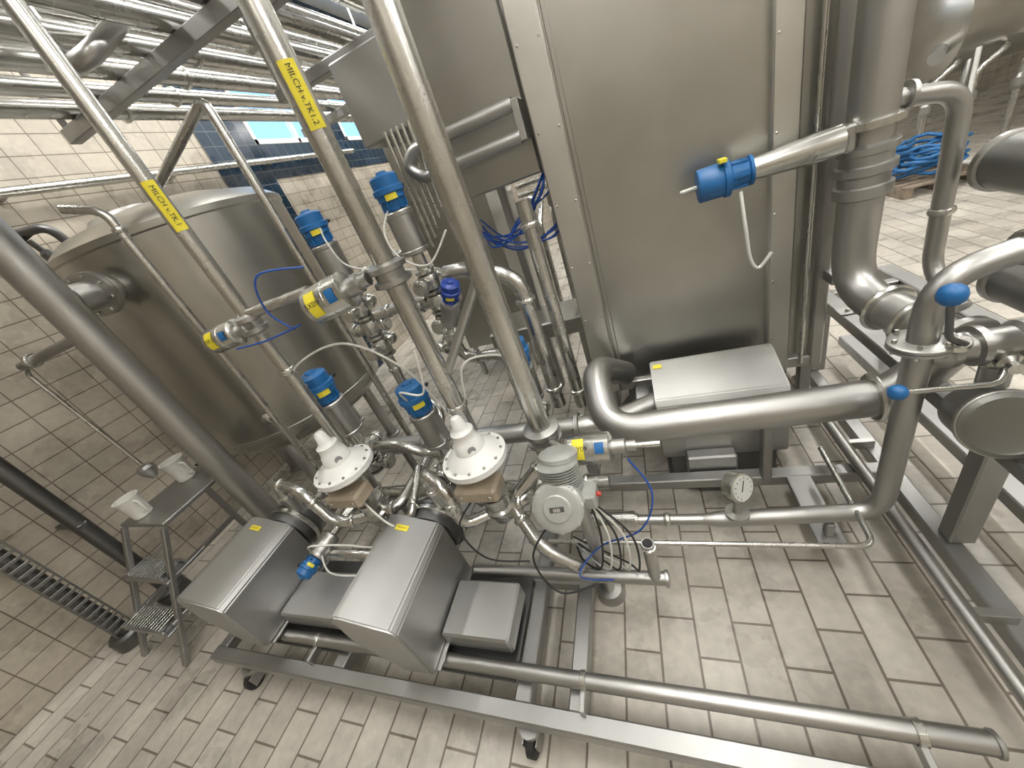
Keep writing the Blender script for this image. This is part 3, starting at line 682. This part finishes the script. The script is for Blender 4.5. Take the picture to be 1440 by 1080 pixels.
bx("pipe_bracket", -.46, -.42, 2.19, 2.37, 2.1, 2.28, 'satin', g)

# ---------------------------------------------------------------- background machinery
g = grp("background_process_unit", (-1,3.8,.8))
bx("trough", -1.3, -.45, 2.75, 3.2, .72, .86, 'sheet', g, .01)
for x in (-1.25,-.5):
    for y in (2.8,3.14): bx("leg", x-.03, x+.03, y-.03, y+.03, 0, .72, 'beam', g)
bx("tank_box", -2.0, -1.2, 3.6, 4.6, .4, 3.0, 'sheet', g, .01)
for x in (-1.95,-1.25):
    for y in (3.65,4.55): cyl("tank_leg", (x,y,0), (x,y,.4), .03, 'satin', g)
for k in range(4): tube("bg_pipe", [(-1.1+.17*k,4.3,0.02),(-1.1+.17*k,4.3,1.3+.1*k),(-1.1+.17*k,4.8,1.5+.1*k),(-1.2,4.8,1.5+.1*k)], .03, 'pipe', g)
for k in range(3):
    x = -.95+.25*k
    lathe("bg_valve", (x,4.15,1.55), (0,0,1), [(.04,-.3),(.05,-.2),(.04,0),(.06,.02),(.06,.14),(.04,.16)], 'satin', g); cyl("bg_valve_stand", (x,4.15,0), (x,4.15,1.3), .02, 'satin', g)
g = grp("blue_cable_bundle", (-.55,2.55,1.7))
for k in range(7):
    a = random.uniform(-.05,.05); b = random.uniform(-.06,.06)
    curve("cable", [(-.42,2.45+a,1.93),(-.46+b,2.4+a,1.82),(-.62+a,2.4,1.7+b),(-.8+b,2.42+a,1.66+a),(-.92,2.5,1.75+b)], .0055, 'cblue', g)
    if k < 5: curve("cable_right", [(-.95,2.45+a,1.74),(-.7,2.4+b,1.6+a),(-.45,2.4,1.62+b),(-.38,2.45,1.7)], .005, 'cblue', g)

g = grp("blue_hose_coil", (3.75,6.8,.3))
pts = []
for k in range(150):
    a = k*.32; rr = .30+.07*math.sin(k*.9); pts.append(V((3.75+rr*math.cos(a), 6.8+rr*math.sin(a), .185+.0026*k+.02*math.sin(k*1.7))))
sweep("hose", pts, .022, 'hose', g, 8)
g = grp("wooden_pallet", (3.75,6.8,.07))
for k in range(6): bx("deck_board", 3.35, 4.15, 6.35+.16*k, 6.46+.16*k, .115, .14, 'wood', g)
for k in range(3): bx("bearer", 3.35+.35*k, 3.45+.35*k, 6.35, 7.26, 0, .115, 'wood', g)
g = grp("horizontal_storage_tank", (6.2,8.6,1.6))
lathe("shell", (4.6,8.8,1.7), (1,0,0), [(.05,-.2),(.4,-.15),(.65,0),(.7,.05),(.7,3.6),(.65,3.65),(.4,3.8)], 'tank', g, 48)
for x in (4.9,7.9):
    for y in (8.4,9.2): cyl("leg", (x,y,0), (x,y,1.3), .05, 'satin', g)
for k in range(4):
    x = 4.4+.5*k
    tube("line", [(x,8.2,.02),(x,8.2,1.0),(x+.3,8.2,1.2),(x+.3,8.7,1.3)], .04, 'pipe', g); lathe("line_valve", (x,8.2,.6), (0,0,1), [(.04,0),(.08,.05),(.08,.15),(.04,.2)], 'satin', g)
tube("outlet", [(4.3,8.0,1.35),(4.6,8.5,1.4)], .09, 'satin', g)
g = grp("pump_trolley", (5.4,6.9,.4))
bx("deck", 5.0, 5.8, 6.9, 7.3, .3, .34, 'beam', g); lathe("motor", (5.1,7.1,.47), (1,0,0), [(.05,0),(.12,.01),(.12,.3),(.08,.32),(.14,.36),(.14,.44),(.06,.48)], 'satin', g)
for x in (5.05,5.75):
    for y in (6.95,7.25): cyl("leg", (x,y,0), (x,y,.3), .02, 'satin', g)
g = grp("white_drain_hose", (4.3,7.3,.0)); curve("hose", [(4.75,8.0,1.3),(4.7,7.9,.8),(4.6,7.7,.1),(4.4,7.5,.03),(4.5,7.1,.03)], .03, 'cable', g)

# ---------------------------------------------------------------- step stool, cups
g = grp("step_stool", (-3.3,.8,0))
xa, xb = -3.66, -3.16
bx("platform", xa-.02, xb+.02, .86, 1.42, .80, .83, 'beam', g, .006)
for x in (xa, xb):
    box("front_leg", (x,.62,.4), (.045,.03,.93), 'beam', g, .004, Matrix.Rotation(R(-31),3,'X'))
    bx("back_leg", x-.02, x+.02, 1.35, 1.39, 0, .8, 'beam', g); bx("side_rail", x-.018, x+.018, .5, 1.36, .25, .285, 'beam', g)
for y, z in ((.72,.53),(.52,.27)):
    bx("tread_front", xa, xb, y-.08, y-.065, z-.02, z+.015, 'satin', g, .002); bx("tread_back", xa, xb, y+.065, y+.08, z-.02, z+.015, 'satin', g, .002)
    for k in range(13): bx("tread_bar", xa+.03+k*.033, xa+.042+k*.033, y-.066, y+.066, z-.012, z+.018, 'bright', g, .002)
    bx("tread_bed", xa, xb, y-.065, y+.065, z-.02, z-.015, 'dark', g, .001)
    for x in (xa, xb): bx("tread_support", x-.015, x+.015, y-.08, y+.2, z-.035, z-.02, 'beam', g)
def jug(x, y, s):
    g = grp("plastic_measuring_jug", (x,y,.83))
    lathe("body", (x,y,.83), (0,0,1), [(.045*s,0),(.05*s,.005),(.062*s,.14*s),(.066*s,.145*s),(.066*s,.15*s),(.058*s,.15*s),(.048*s,.02),(.01,.015)], 'plast', g, 32)
    tube("handle", [(x+.055*s,y,.83+.12*s),(x+.1*s,y,.83+.12*s),(x+.1*s,y,.83+.04*s),(x+.05*s,y,.83+.04*s)], .008, 'plast', g)
jug(-3.52,.95,1.15); jug(-3.54,1.3,1.25)
g = grp("steel_ladle_cup", (-3.24,1.32,.83))
lathe("cup", (-3.24,1.32,.83), (0,0,1), [(.045,0),(.05,.004),(.052,.12),(.056,.123),(.05,.126),(.046,.01),(.01,.008)], 'pipe', g)

# ---------------------------------------------------------------- world, camera
w = bpy.data.worlds.new("sky_world"); scene.world = w; w.use_nodes = True
bg = w.node_tree.nodes["Background"]; bg.inputs[0].default_value = (.30,.60,1,1); bg.inputs[1].default_value = 1.8

cam = bpy.data.cameras.new("camera"); co = bpy.data.objects.new("camera", cam); scene.collection.objects.link(co)
cam.sensor_fit = 'HORIZONTAL'; cam.sensor_width = 36; cam.lens = 510/1440*36; cam.clip_start = .02
co.matrix_world = Matrix(((.9192,.1467,.3654,0),(.2267,.5617,-.7958,0),(-.3220,.8144,.4830,2.0),(0,0,0,1)))
scene.camera = co
scene.view_settings.view_transform = 'Standard'
scene.view_settings.look = 'None'
